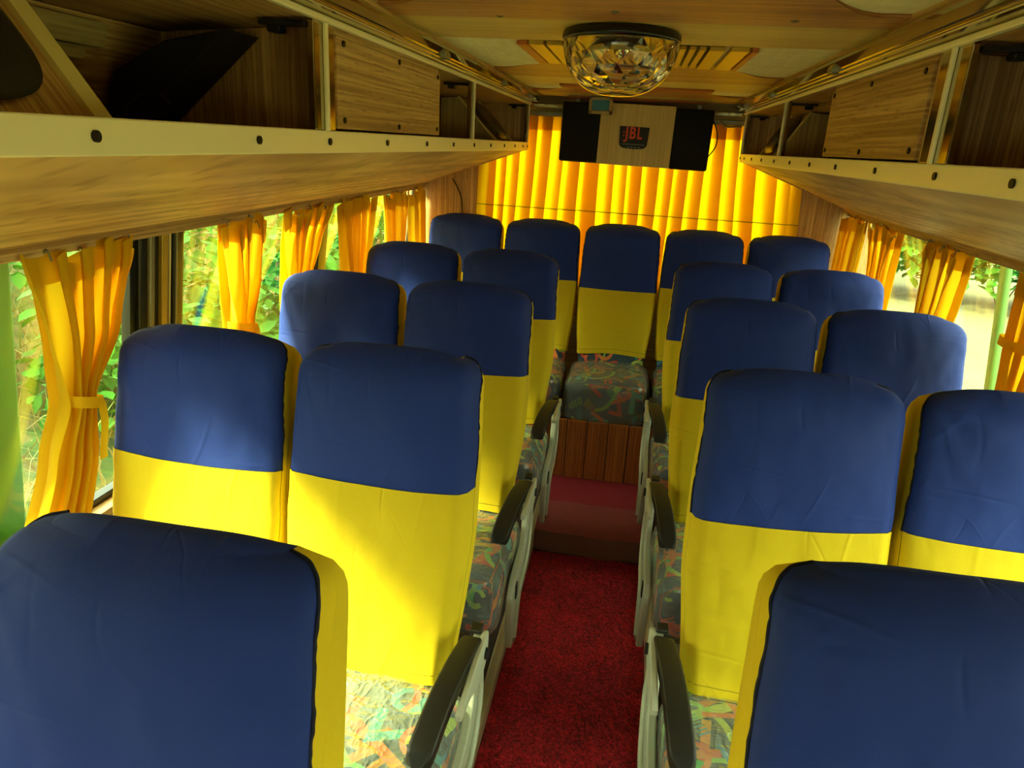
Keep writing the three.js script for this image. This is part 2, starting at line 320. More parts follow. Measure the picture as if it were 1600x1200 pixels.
// light green posts standing just outside the panes
for (const [s, z0, z1] of [[-1, -1.06, -1.29], [1, -2.475, -2.52]]) {
  const g = structGroup('trim_3', s < 0 ? 'pale green post behind the glass at the left edge' : 'slim pale green post behind the right window glass');
  part('post', box(s * (WX + 0.06), s * (WX + 0.085), 0.3, WIN_T + 0.05, z0, z1, 'y', 0.012), M.greenPaint, g);
  lean(g, s);
}
// front wall behind the camera: dash, windscreen opening, header
{
  const g = structGroup('wall_front');
  part('dash_panel', box(-WX - 0.14, WX + 0.14, -0.08, 1.08, FRONT, FRONT + 0.06, 'x'), M.woodGrey, g);
  part('header_panel', box(-WX - 0.05, WX + 0.05, 1.45, ROOF + 0.06, FRONT, FRONT + 0.06, 'x'), M.wood, g);
  const w = structGroup('window_' + wn++, 'wide windscreen at the front of the bus');
  part('pane', box(-WX, WX, 1.08, 1.45, FRONT + 0.02, FRONT + 0.026), M.glass, w);
  for (const s of [-1, 1]) part('corner_post', box(s * (WX - 0.03), s * (WX + 0.14), 1.08, 1.45, FRONT, FRONT + 0.06, 'y'), M.frameBlack, w);
}
// rear wall with the curtained window
{
  const g = structGroup('wall_rear', 'wood panelled rear wall');
  part('lower_panel', box(-WX - 0.14, WX + 0.14, 0, 0.95, REAR, REAR - 0.05, 'x'), M.wood, g);
  part('side_panel', box(-WX - 0.13, -0.76, 0.95, ROOF, REAR, REAR - 0.05, 'y'), M.wood, g);
  part('side_panel', box(0.82, WX + 0.13, 0.95, ROOF, REAR, REAR - 0.05, 'y'), M.wood, g);
  part('header_panel', box(-0.76, 0.82, 1.79, ROOF, REAR, REAR - 0.05, 'x'), M.woodGrey, g);
  const w = structGroup('window_' + wn++, 'rear window hidden behind the pleated curtain');
  part('pane', box(-0.76, 0.82, 0.95, 1.79, REAR - 0.03, REAR - 0.034), M.glass, w);
  // curtain pelmet bar and steel bracket
  part('pelmet_bar', box(-0.545, 0.545, 1.775, 1.80, REAR + 0.005, REAR + 0.035, 'x', 0.004), M.steelDull, g);
  part('top_trim', box(-0.545, 0.545, 1.815, 1.835, REAR + 0.001, REAR + 0.05, 'x', 0.004), M.chrome, g);
  part('latch_handle', tube([[0.41, 1.80, -3.95], [0.43, 1.782, -3.945], [0.45, 1.768, -3.94], [0.53, 1.77, -3.94]], 0.005, 20, 6), M.steelDull, g);
}
// roof and ceiling
{
  const g = structGroup('ceiling', 'wood laminate ceiling with cross ribs and scalloped panels');
  part('roof_skin', box(-WX - 0.05, WX + 0.05, ROOF, ROOF + 0.06, FRONT + 0.06, REAR - 0.05), M.outer, g);
  part('ceiling_board', box(-0.62, 0.62, 1.886, 1.92, FRONT, REAR, 'x'), M.woodRed, g);
  // rib = scalloped sloping panel, then a flat pale band, then a riser
  const ribs = [[-0.10, -0.22, -0.52], [-1.22, -1.586, -1.891], [-2.38, -2.887, -3.254], [-3.42, -3.69, -3.995]];
  ribs.forEach(([zn, z0, z1], k) => {
    const yb = 1.875, yt = 1.8845, deep = Math.min(0.28, Math.abs(z0 - zn) * 0.72);
    const near = (x) => { const a = Math.abs(x + 0.01); return zn - deep * smooth(0.22, 0.45, a) + deep * 0.35 * smooth(0.5, 0.64, a); };
    part('scallop_panel', merge([
      grid(60, 10, (u, v) => { const x = lerp(-0.6, 0.6, u), z = lerp(near(x), z0, v), y = lerp(yt, yb, smooth(0, 1, (z - zn) / (z0 - zn)) * 0.6 + 0.4 * (z - zn) / (z0 - zn)); return [x, y, z, x, z]; }),
      grid(60, 1, (u, v) => { const x = lerp(-0.6, 0.6, u), z = near(x), y0 = lerp(yt, yb, smooth(0, 1, (z - zn) / (z0 - zn)) * 0.6 + 0.4 * (z - zn) / (z0 - zn)); return [x, lerp(y0, 1.8875, v), z, x, v * 0.03]; }),
    ]), M.woodRed, g);
    part('rib_band', grid(30, 8, (u, v) => { const x = lerp(-0.6, 0.6, u), z = lerp(z0, z1, v); return [x, yb - 0.003 * Math.sin(Math.PI * v), z, x, z]; }), M.woodPale, g, 'paler laminate band on the ceiling rib');
    part('rib_riser', box(-0.6, 0.6, yb + 0.0005, 1.8865, z1, z1 + 0.012, 'x'), M.woodPale, g);
  });
  for (const [x, z] of [[-0.028, -1.49], [-0.26, -1.57], [0.3, -1.53]]) { const s = part('screw', cyl(0.008, 0.008, 0.006, 14), M.steelDull, g); s.position.set(x, 1.877, z); part('screw_slot', cyl(0.004, 0.004, 0.007, 8), M.screw, s); }
}
// cream padded ovals between the ribs: one thing each
const ovals = [[-0.44, -2.22, 0.25, 0.52], [0.45, -2.22, 0.25, 0.52], [0.44, -0.98, 0.25, 0.54], [-0.44, -0.98, 0.25, 0.54], [-0.44, -3.4, 0.22, 0.22], [0.44, -3.4, 0.22, 0.22]];
const ovalNames = ['left of the crystal lamp', 'right of the crystal lamp', 'at the top right edge of the photo', 'above the left rack at the front', 'small, behind the second rib on the left', 'small, behind the second rib on the right'];
ovals.forEach(([x, z, a, b], k) => {
  const g = grid(36, 10, (u, v) => { const t = u * Math.PI * 2, r = v, e = 1; return [x + Math.sign(Math.cos(t)) * Math.pow(Math.abs(Math.cos(t)), e) * a * r, 1.8862 - 0.007 * (1 - r * r * r), z + Math.sin(t) * b * r, Math.cos(t) * a * r, Math.sin(t) * b * r]; }, true);
  const m = part('ceiling_pad', g, M.creamPad, scene); m.name = numbered('ceiling_pad'); m.userData = { label: `cream padded oval ceiling panel ${ovalNames[k]}`, category: 'ceiling panel', group: 'cream ceiling ovals' };
});

// ================================================================= overhead luggage racks
for (const s of [-1, 1]) {
  const L = s < 0;
  const g = thing('luggage_rack', L ? 'long wooden overhead luggage rack along the left wall' : 'long wooden overhead luggage rack along the right wall', 'luggage rack');
  const X = (x) => s * x, END = -3.915;
  // sloping underside, chamfered at the rear end
  part('valance_panel', grid(8, 60, (u, v) => {
        const z = lerp(1.4, END, v), x = lerp(0.548, 1.09, u), y = lerp(1.602, 1.402, u) + 0.006 * Math.sin(u * Math.PI);
    return [X(x), y, z, z, Math.hypot(x, y)];
  }, !L), M.wood, g);
  part('valance_edge', box(X(1.075), X(1.095), 1.396, 1.412, 1.4, END), M.wood, g);
  part('end_cap', prism([[X(0.548), 1.602], [X(1.09), 1.402], [X(1.09), 1.62], [X(0.548), 1.635]], END, END - 0.012, 'y'), M.wood, g);
  part('shelf_board', box(X(0.548), X(1.10), 1.618, 1.632, 1.4, END), M.wood, g);
  const fs = part('fascia_strip', box(X(0.538), X(0.549), 1.60, 1.641, 1.4, END, 'z', 0.003), M.alu, g, 'pale metal strip with screw holes');
  for (const z of [-0.3, -0.735, -1.09, -1.36, -1.69, -2.02, -2.32, -2.62, -2.92, -3.22, -3.50, -3.74, -3.895]) {
    const q = part('screw', cyl(0.0065, 0.0065, 0.004, 12), M.screw, fs); q.rotation.z = Math.PI / 2; q.position.set(X(0.5365), 1.621, z);
  }
  // chrome top rail: lower bead, sloping band, ceiling bead
  part('rail_bead', box(X(0.528), X(0.542), 1.823, 1.834, 1.4, END, 'z', 0.003), M.alu, g);
  part('rail_band', prism([[X(0.54), 1.832], [X(0.472), 1.854], [X(0.472), 1.860], [X(0.556), 1.842]], 1.4, END), M.chrome, g, 'polished metal band');
  part('rail_lip', box(X(0.498), X(0.51), 1.838, 1.848, 1.4, END, 'z', 0.003), M.chrome, g);
  part('rail_cover', box(X(0.485), X(0.62), 1.861, 1.8855, 1.4, END), M.wood, g);
  for (const z of [-2.0, -2.9, -3.6]) part('rail_clip', box(X(0.482), X(0.515), 1.838, 1.856, z, z - 0.05, 'z', 0.004), M.steelDull, g);
  // posts
  const posts = L ? [[-1.312, -1.40], [-2.575, -2.625], [-3.87, -3.91]] : [[-1.34, -1.46], [-2.84, -2.885], [-3.87, -3.91]];
  for (const [a, b] of posts) {
    const p = part('post', box(X(0.541), X(0.556), 1.64, 1.825, a, b, 'y', 0.003), M.chrome, g, 'polished upright');
    part('flange', box(X(0.534), X(0.541), 1.64, 1.825, (a + b) / 2 - 0.004, (a + b) / 2 + 0.008, 'y', 0.002), M.alu, p);
    part('hinge', box(X(0.556), X(0.64), 1.812, 1.82, a + 0.01, a - 0.02), M.black, g, 'black hinge arm');
    part('hinge_knob', box(X(0.60), X(0.625), 1.80, 1.812, a + 0.012, a - 0.02, 'z', 0.004), M.black, g);
  }
  // closed locker door with screws
  const [d0, d1] = L ? [-1.415, -2.165] : [-1.495, -2.21];
  const door = part('locker_door', box(X(0.542), X(0.556), 1.645, 1.812, d0, d1, 'z', 0.003), M.wood, g, 'wooden locker front fixed with screws');
  for (const [u, v] of [[0.04, 0.93], [0.5, 0.95], [0.96, 0.93], [0.04, 0.1], [0.5, 0.08], [0.96, 0.1]]) { const q = part('screw', cyl(0.006, 0.006, 0.004, 10), M.screw, door); q.rotation.z = Math.PI / 2; q.position.set(X(0.5405), lerp(1.645, 1.812, v), lerp(d0, d1, u)); }
  part('locker_frame', box(X(0.55), X(0.56), 1.64, 1.826, d0 + 0.016, d0 + 0.002, 'y'), M.wood, g);
  part('locker_head', box(X(0.548), X(0.562), 1.812, 1.83, d0, d1), M.wood, g);
  // inside: top board, partitions and outer slope
  part('top_board', prism([[X(0.556), 1.828], [X(1.1), 1.80], [X(1.1), 1.815], [X(0.556), 1.842]], 1.4, END), M.wood, g);
  part('outer_board', prism([[X(0.97), 1.632], [X(0.90), 1.806], [X(0.915), 1.81], [X(0.985), 1.632]], 1.4, END), M.wood, g);
  for (const z of L ? [-1.405, -2.17, -3.9] : [-1.47, -2.22, -3.9]) part('partition', prism([[X(0.56), 1.632], [X(1.09), 1.632], [X(1.0), 1.80], [X(0.56), 1.826]], z, z - 0.012, 'y'), M.wood, g);
  if (L) for (const [a, b, z1, m] of [[1.795, 1.757, -1.24, 0], [1.755, 1.735, -1.2, 0]]) part('batten', prism([[X(0.905 + (1.795 - a) * 0.4), a], [X(0.905 + (1.795 - b) * 0.4), b], [X(0.885 + (1.795 - b) * 0.4), b], [X(0.885 + (1.795 - a) * 0.4), a]], 0.5, z1), M.woodGrey, g, 'pale wooden batten');
}

// ================================================================= things in the racks
function wedgeSpeaker(label, s, prof, z0, z1, faceMat, opts) {
  const t = thing('wedge_speaker', label, 'speaker', [0, 0, 0], 0, 'slanted speaker boxes in the racks');
  part('cabinet', prism(prof.map(([x, y]) => [s * x, y]), z0, z1, 'y', 0.002), opts.body || M.woodGrey, t);
  const [A, B] = [prof[0], prof[1]];            // bottom and top of the slanted face
  const ux = B[0] - A[0], uy = B[1] - A[1], len = Math.hypot(ux, uy), nx = -uy / len, ny = ux / len;   // normal toward the aisle and up
  const at = (h, off, z) => [s * (A[0] + ux * h + nx * off), A[1] + uy * h + ny * off, z];
  // baffle frame: two end trims and the rounded grille
  const bar = (za, zb) => grid(1, 1, (u, v) => { const p = at(v, 0.004, lerp(za, zb, u)); return [...p, u * 0.03, v * len]; });
  const solid = (za, zb, h0, h1, th) => { const a = at(h0, 0, za), b = at(h1, 0, za), c = at(h1, th, za), d = at(h0, th, za); return prism([a, b, c, d].map((q) => [q[0], q[1]]), za, zb, 'y'); };
  part('end_trim', solid(z1, z1 + (z1 < z0 ? 0.03 : -0.03), 0, 1, 0.006), M.cream, t);
  part('end_trim', solid(z0, z0 + (z1 < z0 ? -0.02 : 0.02), 0, 1, 0.006), M.cream, t);
  const zc = opts.gz ?? (z0 + z1) / 2, rz = opts.rz ?? Math.abs(z1 - z0) * 0.40;
  part('speaker_grille', grid(40, 8, (u, v) => { const a = u * Math.PI * 2, r = v, c = Math.cos(a), q = Math.sin(a), e = 0.7, X = Math.sign(c) * Math.pow(Math.abs(c), e), Y = Math.sign(q) * Math.pow(Math.abs(q), e); return at(0.5 + 0.44 * Y * r, 0.008 + 0.016 * Math.sqrt(Math.max(0, 1 - r * r * r * r)), zc + X * rz * r); }), faceMat, t);
  return t;
}
wedgeSpeaker('slanted speaker box with black oval grille at the top left corner', -1, [[0.60, 1.634], [0.735, 1.812], [0.86, 1.806], [0.86, 1.634]], -0.36, -0.845, M.black, { body: M.wood, gz: -0.62, rz: 0.17 });
wedgeSpeaker('slanted speaker box at the rear end of the left rack', -1, [[0.585, 1.634], [0.765, 1.812], [0.84, 1.806], [0.84, 1.634]], -3.28, -3.72, M.blackGloss, {});
wedgeSpeaker('slanted speaker box at the rear end of the right rack', 1, [[0.60, 1.634], [0.716, 1.815], [0.79, 1.808], [0.79, 1.634]], -3.28, -3.72, M.blackGloss, {});
{
  const t = thing('black_cabinet', 'black slant-sided cabinet standing in the open left rack', 'cabinet');
  part('body', prism([[-0.69, 1.80], [-0.88, 1.634], [-0.95, 1.634], [-0.915, 1.725], [-0.81, 1.778]], -1.28, -1.40, 'y', 0.003), M.black, t);
  part('wire', tube([[-0.86, 1.64, -1.23], [-0.84, 1.66, -1.2], [-0.80, 1.69, -1.22], [-0.78, 1.67, -1.24]], 0.003, 20, 5), M.cable, t);
}

// ================================================================= hanging loudspeaker, clock, lamp, vents
const font = await new FontLoader().loadAsync('fonts/droid/droid_sans_bold.typeface.json');
{
  const t = thing('hanging_loudspeaker', 'hanging loudspeaker box with cream centre, black cloth sides and JBL badge', 'loudspeaker', [0.005, 1.555, -3.83]);
  t.rotation.z = -0.012;
  part('cabinet', box(-0.365, 0.37, 0, 0.285, -0.02, -0.085, 'y', 0.008), M.blackCloth, t);
  part('grille_cloth', box(-0.368, -0.175, 0.002, 0.284, -0.022, 0.004, 'y', 0.01), M.blackCloth, t, 'black cloth grille');
  part('grille_cloth', box(0.187, 0.372, -0.002, 0.284, -0.022, 0.004, 'y', 0.01), M.blackCloth, t, 'black cloth grille');
  part('front_panel', box(-0.176, 0.188, 0.0, 0.29, -0.022, 0.006, 'y', 0.003), M.woodPale, t, 'cream wood-print centre panel');
  const sh = new THREE.Shape(); sh.moveTo(-0.073, 0.185); sh.lineTo(0.073, 0.185); sh.lineTo(0.069, 0.108); sh.quadraticCurveTo(0.067, 0.087, 0.045, 0.083); sh.quadraticCurveTo(0, 0.078, -0.045, 0.083); sh.quadraticCurveTo(-0.069, 0.087, -0.07, 0.108);
  const bg = new THREE.ExtrudeGeometry(sh, { depth: 0.006, bevelEnabled: false }); bg.translate(-0.002, 0, 0.004);
  const badge = part('badge', bg, M.black, t);
  const tg = new TextGeometry('JBL', { font, size: 0.052, depth: 0.002, curveSegments: 5 }); tg.scale(0.80, 1.08, 1); tg.translate(-0.047, 0.128, 0.010);
  part('badge_lettering', tg, M.logoRed, badge, 'orange red letters JBL');
  part('badge_marks', merge([0, 1].map((k) => box(-0.055, -0.049, 0.155 - k * 0.016, 0.163 - k * 0.016, 0.010, 0.0118))), M.logoRed, badge);
  part('badge_line', box(-0.058, 0.055, 0.101, 0.1035, 0.010, 0.0112), M.logoGrey, badge);
  for (let k = 0; k < 4; k++) part('badge_caption', box(-0.03 + k * 0.018, -0.02 + k * 0.018, 0.086, 0.090, 0.010, 0.0112), M.logoGrey, badge);
  const sc = part('screw', cyl(0.004, 0.004, 0.003, 10), M.brass, t); sc.rotation.x = Math.PI / 2; sc.position.set(-0.005, 0.222, 0.007);
  for (const x of [-0.3, 0.3]) part('hanger', box(x - 0.01, x + 0.01, 0.28, 0.304, -0.08, -0.06), M.steelDull, t);
  part('cable', tube([[0.37, 0.25, -0.07], [0.40, 0.19, -0.06], [0.405, 0.12, -0.06], [0.37, 0.06, -0.07]], 0.003, 24, 5), M.cable, t);
}
{
  const t = thing('digital_clock', 'small wood framed clock with a blue screen above the loudspeaker', 'clock', [-0.17, 1.79, -3.79]);
  const f = (a, b, c, d) => box(a, b, c, d, -0.02, 0.01, 'x', 0.002);
  part('frame', merge([f(-0.057, 0.057, 0, 0.016), f(-0.057, 0.057, 0.064, 0.078), f(-0.057, -0.042, 0.0, 0.078), f(0.042, 0.057, 0.0, 0.078)]), M.woodGrey, t);
  part('screen', box(-0.043, 0.043, 0.015, 0.065, -0.012, 0.002), M.lcd, t);
  part('back_box', box(-0.05, 0.05, 0.004, 0.074, -0.035, -0.013), M.black, t);
}
{
  const t = thing('crystal_dome_lamp', 'clear faceted crystal dome lamp with black base on the ceiling rib', 'ceiling lamp', [-0.020, 1.874, -1.71]);
  const R = 0.124, Hh = 0.108;
  part('base', new THREE.LatheGeometry([[0, 0], [0.117, 0], [0.126, -0.006], [0.127, -0.016], [0.124, -0.0225], [0.0, -0.0225]].map(([a, b]) => new THREE.Vector2(a, b)), 48), M.blackGloss, t);
  // smooth outer skin, staggered rhombic facets moulded on the inside
  const Y0 = -0.022, rings = 6, n = 16, V = [], I = [], ri = R - 0.007, hi = Hh - 0.007;
  const rim = (k) => { const a = (k / rings) * Math.PI / 2; return [ri * Math.pow(Math.cos(a), 0.8), Y0 - hi * Math.sin(a)]; };
  for (let k = 0; k < rings; k++) { const [r, y] = rim(k); for (let j = 0; j < n; j++) { const a = (j + (k % 2) * 0.5) / n * Math.PI * 2; V.push(r * Math.cos(a), y, r * Math.sin(a)); } }
  V.push(0, Y0 - hi, 0); const tip = rings * n;
  for (let k = 0; k < rings - 1; k++) for (let j = 0; j < n; j++) { const a = k * n + j, b = k * n + (j + 1) % n, o = k % 2, c = (k + 1) * n + (j + o) % n, d = (k + 1) * n + (j + o + n - 1) % n; I.push(a, b, c, a, c, d); }
  for (let j = 0; j < n; j++) I.push((rings - 1) * n + j, (rings - 1) * n + (j + 1) % n, tip);
  let g = new THREE.BufferGeometry(); g.setAttribute('position', new THREE.Float32BufferAttribute(V, 3)); g.setIndex(I); g = g.toNonIndexed(); g.computeVertexNormals();
  g.setAttribute('uv', new THREE.Float32BufferAttribute(new Float32Array(g.attributes.position.count * 2), 2));
  const pr = []; for (let k = 0; k <= 24; k++) { const a = (k / 24) * Math.PI / 2; pr.push(new THREE.Vector2(Math.max(0, R * Math.pow(Math.cos(a), 0.8)), Y0 - Hh * Math.sin(a))); }
  const outer = new THREE.LatheGeometry(pr, 64);
  const rimRing = new THREE.RingGeometry(ri, R, 64); rimRing.rotateX(Math.PI / 2); rimRing.translate(0, Y0, 0);
  const orient = (geo, want) => {          // turn every face outward (1) or toward the cavity (-1)
    const q = geo.index ? geo.toNonIndexed() : geo, a = q.attributes.position, A = new THREE.Vector3(), B = new THREE.Vector3(), C = new THREE.Vector3(), N = new THREE.Vector3();
    const nm = q.attributes.normal;
    for (let i = 0; i < a.count; i += 3) {
      A.fromBufferAttribute(a, i); B.fromBufferAttribute(a, i + 1); C.fromBufferAttribute(a, i + 2); N.crossVectors(B.clone().sub(A), C.clone().sub(A));
      const cen = A.clone().add(B).add(C).multiplyScalar(1 / 3); cen.y -= Y0 * 0.5;
      if (N.dot(cen) * want < 0) { a.setXYZ(i + 1, C.x, C.y, C.z); a.setXYZ(i + 2, B.x, B.y, B.z); const b = [nm.getX(i + 1), nm.getY(i + 1), nm.getZ(i + 1)]; nm.setXYZ(i + 1, nm.getX(i + 2), nm.getY(i + 2), nm.getZ(i + 2)); nm.setXYZ(i + 2, ...b); }
      for (let k = i; k < i + 3; k++) { const v = new THREE.Vector3().fromBufferAttribute(nm, k), c2 = new THREE.Vector3().fromBufferAttribute(a, k); c2.y -= Y0 * 0.5; if (v.dot(c2) * want < 0) nm.setXYZ(k, -v.x, -v.y, -v.z); }
    }
    return q;
  };
  part('dome', merge([orient(g, -1), orient(outer, 1), rimRing]), M.dome, t, 'clear faceted plastic dome');
  part('lamp_board', new THREE.CylinderGeometry(0.05, 0.06, 0.010, 24).translate(0, -0.027, 0), M.steelDull, t);
  for (const [x, z] of [[-0.025, 0.02], [0.025, 0.02], [0, -0.028]]) part('led_lens', new THREE.SphereGeometry(0.011, 14, 8).translate(x, -0.034, z), M.chrome, t);
}
// air vent behind the lamp
{
  const t = thing('ceiling_air_vent', 'ceiling air vent with dark louvres behind the crystal lamp', 'air vent', [0, 1.8855, -2.16]);
  part('frame_bar', box(-0.29, -0.262, -0.014, 0, 0.2, -0.235, 'z', 0.002), M.slatRed, t); part('frame_bar', box(0.285, 0.30, -0.014, 0, 0.2, -0.235, 'z', 0.002), M.slatRed, t);
  for (const [a, b] of [[-0.26, -0.222], [-0.215, -0.175], [0.185, 0.222], [0.235, 0.28]]) part('cover_plate', box(a, b, -0.013, -0.002, 0.2, -0.235, 'z', 0.002), M.brass, t);
  part('housing', box(-0.175, 0.184, -0.004, 0, 0.2, -0.235), M.ventDark, t);
  for (let k = 0; k < 15; k++) { const x = -0.16 + k * 0.0235; const q = part('louvre', box(-0.0075, 0.0075, -0.012, -0.004, 0.2, -0.23, 'z', 0.001), M.brass, t); q.position.x = x; q.rotation.z = 0.0; }
}
// slatted wooden strips hung under the rear ribs
for (const [z, hw, label] of [[-3.13, 0.305, 'red-brown slatted strip under the second ceiling rib'], [-3.86, 0.335, 'red-brown slatted strip under the ceiling nearest the rear wall']]) {
  const t = thing('slatted_vent', label, 'air vent', [0.0, 1.8735, z]);
  for (let k = 0; k < 3; k++) part('slat', box(-hw, hw, -0.009, -0.001, 0.008 - k * 0.045, -0.014 - k * 0.045, 'x', 0.002), M.slatRed, t);
  for (const x of [-hw + 0.01, hw - 0.01]) part('end_bar', box(x - 0.012, x + 0.012, -0.003, 0.0, 0.006, -0.10, 'z', 0.001), M.slatRed, t);
}
{
  const m = part('wall_cable', tube([[-0.955, 1.43, -3.985], [-0.93, 1.39, -3.99], [-0.905, 1.33, -3.99], [-0.895, 1.24, -3.99]], 0.004, 24, 5), M.cable, scene);
  m.userData = { label: 'thin dark cable running down the rear wall on the left', category: 'cable' };
}

// ================================================================= curtains
// rear curtain: box pleats that overlap, so the window light passes one or three layers
{
  const t = thing('rear_curtain', 'wide pleated yellow curtain across the rear window', 'curtain');
  seed = 4242;
  const x0 = -0.80, x1 = 0.85, n = 21, pts = [];
  // polyline across: each pleat goes forward, back under itself, forward
  let x = x0; const ws = []; for (let k = 0; k < n; k++) ws.push(rr(0.7, 1.4)); const tot = ws.reduce((a, b) => a + b, 0);
  for (let k = 0; k < n; k++) { const w = ws[k] / tot * (x1 - x0), ov = w * rr(0.4, 0.8), d = rr(0.012, 0.024); pts.push([x, 0], [x + w * 0.5, d * 0.6], [x + w, d], [x + w - ov * 0.5, d * 0.45], [x + w - ov, -0.004]); x += w; if (k < n - 1) pts.push([x - ov * 0.3, -0.005]); }
  pts.push([x1, 0]);
  const curve = new THREE.CatmullRomCurve3(pts.map(([a, b]) => new THREE.Vector3(a, 0, b)), false, 'catmullrom', 0.4);
  const N = 620, sp = curve.getPoints(N);
  const yTop = 1.79, yBot = 0.9;
  const f = (v0, v1, off) => (u, v) => {
    const p = sp[Math.round(u * N)], vv = lerp(v0, v1, v), y = lerp(yTop, yBot, vv), fl = 1 + 0.04 * vv, amp = 0.6 + 1.0 * smooth(0, 0.25, vv);
    const sway = 0.012 * Math.sin(vv * 3 + p.x * 9) * vv, sl = (p.x > 0.4 ? 0.02 : 0) * vv;
    return [p.x * fl + sway + sl, y, -3.985 + p.z * amp * 0.8 + off + 0.012 * smooth(0.3, 0.6, vv), u * 4, vv];
  };
  const TR = 4;
  part('cloth', grid(N, 26, f(0, 1, 0)), M.rearCurtain, t);
  part('header_band', grid(N, TR, f(0, 0.095, 0.0025)), M.rearCurtain, t, 'doubled header band');
  part('stitched_seam', grid(N, 1, f(0.54, 0.5445, 0.0022)), M.hemThread, t);
}
// side curtains: gathered bundles hanging from the head rail
function sideCurtain(label, s, zt, keys, folds, sd, opts = {}) {
  // keys: [y, zNear, zFar] from top to bottom
  const t = thing('side_curtain', label, 'curtain', [0, 0, 0], 0, s < 0 ? 'tied curtains along the left windows' : 'tied curtains along the right windows');
  seed = sd; const ph = rr(0, 6), ph2 = rr(0, 6), tl = rr(-0.3, 0.3);
  keys = keys.map(([y, a, b]) => [y, a * 1.018, Math.max(b * 1.018, -3.965)]);
  const at = (y) => { let i = 0; while (i < keys.length - 2 && y < keys[i + 1][0]) i++; const a = keys[i], b = keys[i + 1], t = smooth(0, 1, clamp((a[0] - y) / (a[0] - b[0]))) * 0.5 + 0.5 * clamp((a[0] - y) / (a[0] - b[0])); return [lerp(a[1], b[1], t), lerp(a[2], b[2], t)]; };
  const yT = keys[0][0], yB = keys[keys.length - 1][0];
  const f = (y0, y1, off) => (u, v) => {
    const y = lerp(y0, y1, v), [za, zb] = at(y), w = Math.abs(zb - za), A = clamp(0.018 + 0.10 * (0.30 - w) * 0.5, 0.014, 0.026);
    const a = u * Math.PI * 2 * folds + ph + 0.7 * Math.sin(u * 5 + ph2), k = smooth(yT, yT - 0.12, y);
    const tri = Math.asin(0.94 * Math.sin(a)) / 1.2234;                              // flat panels with crisp turns
    const dx = A * 1.25 * tri * (0.8 + 0.2 * k) + A * 0.3 * Math.sin(a * 0.5 + ph2), dz = (w / folds) * 0.34 * Math.sin(2 * a + 0.6 + ph2);
    const droop = 1 - smooth(yT, yT - 0.22, y), sag = -0.03 * Math.pow(Math.sin(a * 0.5 + ph2), 2) * droop + 0.010 * Math.sin(u * 9 + ph) * droop;
    return [s * (1.113 - dx + off * 1), y + sag, lerp(za, zb, u) + dz + tl * 0.02, u * folds * 0.12, y];
  };
  const NU = Math.round(folds * 26);
  part('cloth', grid(NU, 40, f(yT, yB, 0)), M.curtain, t);
  part('header_band', grid(NU, 6, f(yT + 0.002, yT - 0.062, -0.0025)), M.curtain, t, 'doubled header band');
  for (let k = 0; k < 3; k++) { const u = (k + 0.5) / 3, p = f(yT, yB, 0)(u, 0); part('hook', tube([[s * 1.10, p[1] - 0.012, p[2]], [s * 1.108, p[1] + 0.012, p[2]], [s * 1.114, p[1] + 0.004, p[2]]], 0.002, 8, 5), M.steelDull, t); }
  if (opts.tie) {
    const y = opts.tie, [za, zb] = at(y), zc = (za + zb) / 2, hw = Math.abs(zb - za) / 2 + 0.006;
    part('tieback', grid(40, 3, (u, v) => { const a = u * Math.PI * 2, yy = y + lerp(0.013, -0.013, v) + 0.012 * Math.cos(a); return [s * (1.100 - 0.040 * Math.sin(a)), yy, zc + hw * Math.cos(a), u * 0.3, v * 0.03]; }), M.curtain, t, 'cloth tieback');
    part('tie_tail', grid(4, 10, (u, v) => { const z = zc - hw * 0.1 + lerp(-0.012, 0.012, u); return [s * (1.056 - 0.004 * Math.sin(v * 5)), y - v * 0.13, z + 0.012 * v, u * 0.02, v * 0.13]; }), M.curtain, t);
  }
  return t;
}
const TOPY = 1.383;
sideCurtain('orange-yellow curtain tied back at the waist, nearest the camera on the left', -1, 0, [[TOPY, -1.21, -1.53], [1.2, -1.235, -1.44], [1.06, -1.245, -1.315], [0.95, -1.19, -1.31], [0.72, -1.08, -1.24]], 4.5, 101, { tie: 1.055 });
sideCurtain('yellow curtain just past the dark window post on the left', -1, 0, [[TOPY, -1.88, -2.14], [1.2, -1.885, -2.08], [1.08, -1.90, -1.99], [0.75, -1.86, -2.02]], 3.5, 202, { tie: 1.06 });
sideCurtain('orange curtain leaning right, third from the camera on the left', -1, 0, [[TOPY, -2.27, -2.68], [1.25, -2.25, -2.55], [1.08, -2.25, -2.40], [0.75, -2.22, -2.42]], 4.5, 303);
sideCurtain('yellow curtain fourth from the camera on the left', -1, 0, [[TOPY, -2.72, -3.12], [1.2, -2.74, -3.05], [1.05, -2.76, -2.95], [0.75, -2.76, -2.98]], 4, 404);
sideCurtain('yellow curtain fifth from the camera on the left', -1, 0, [[TOPY, -3.27, -3.6], [1.2, -3.29, -3.55], [1.05, -3.3, -3.5], [0.75, -3.3, -3.5]], 3.5, 505);
sideCurtain('yellow curtain in the rear left corner by the back seat', -1, 0, [[TOPY, -3.66, -4.0 + 0.03], [1.2, -3.68, -3.96], [1.05, -3.7, -3.9], [0.75, -3.72, -3.92]], 3.5, 606);
sideCurtain('orange curtain at the right edge of the photo', 1, 0, [[TOPY, -1.76, -2.14], [1.2, -1.80, -2.12], [1.05, -1.86, -2.08], [0.75, -1.86, -2.08]], 4, 707, { tie: 1.2 });
sideCurtain('curtain between the green post and the dark post on the right', 1, 0, [[TOPY, -2.46, -2.84], [1.2, -2.5, -2.80], [1.05, -2.56, -2.76], [0.75, -2.55, -2.76]], 4, 808);
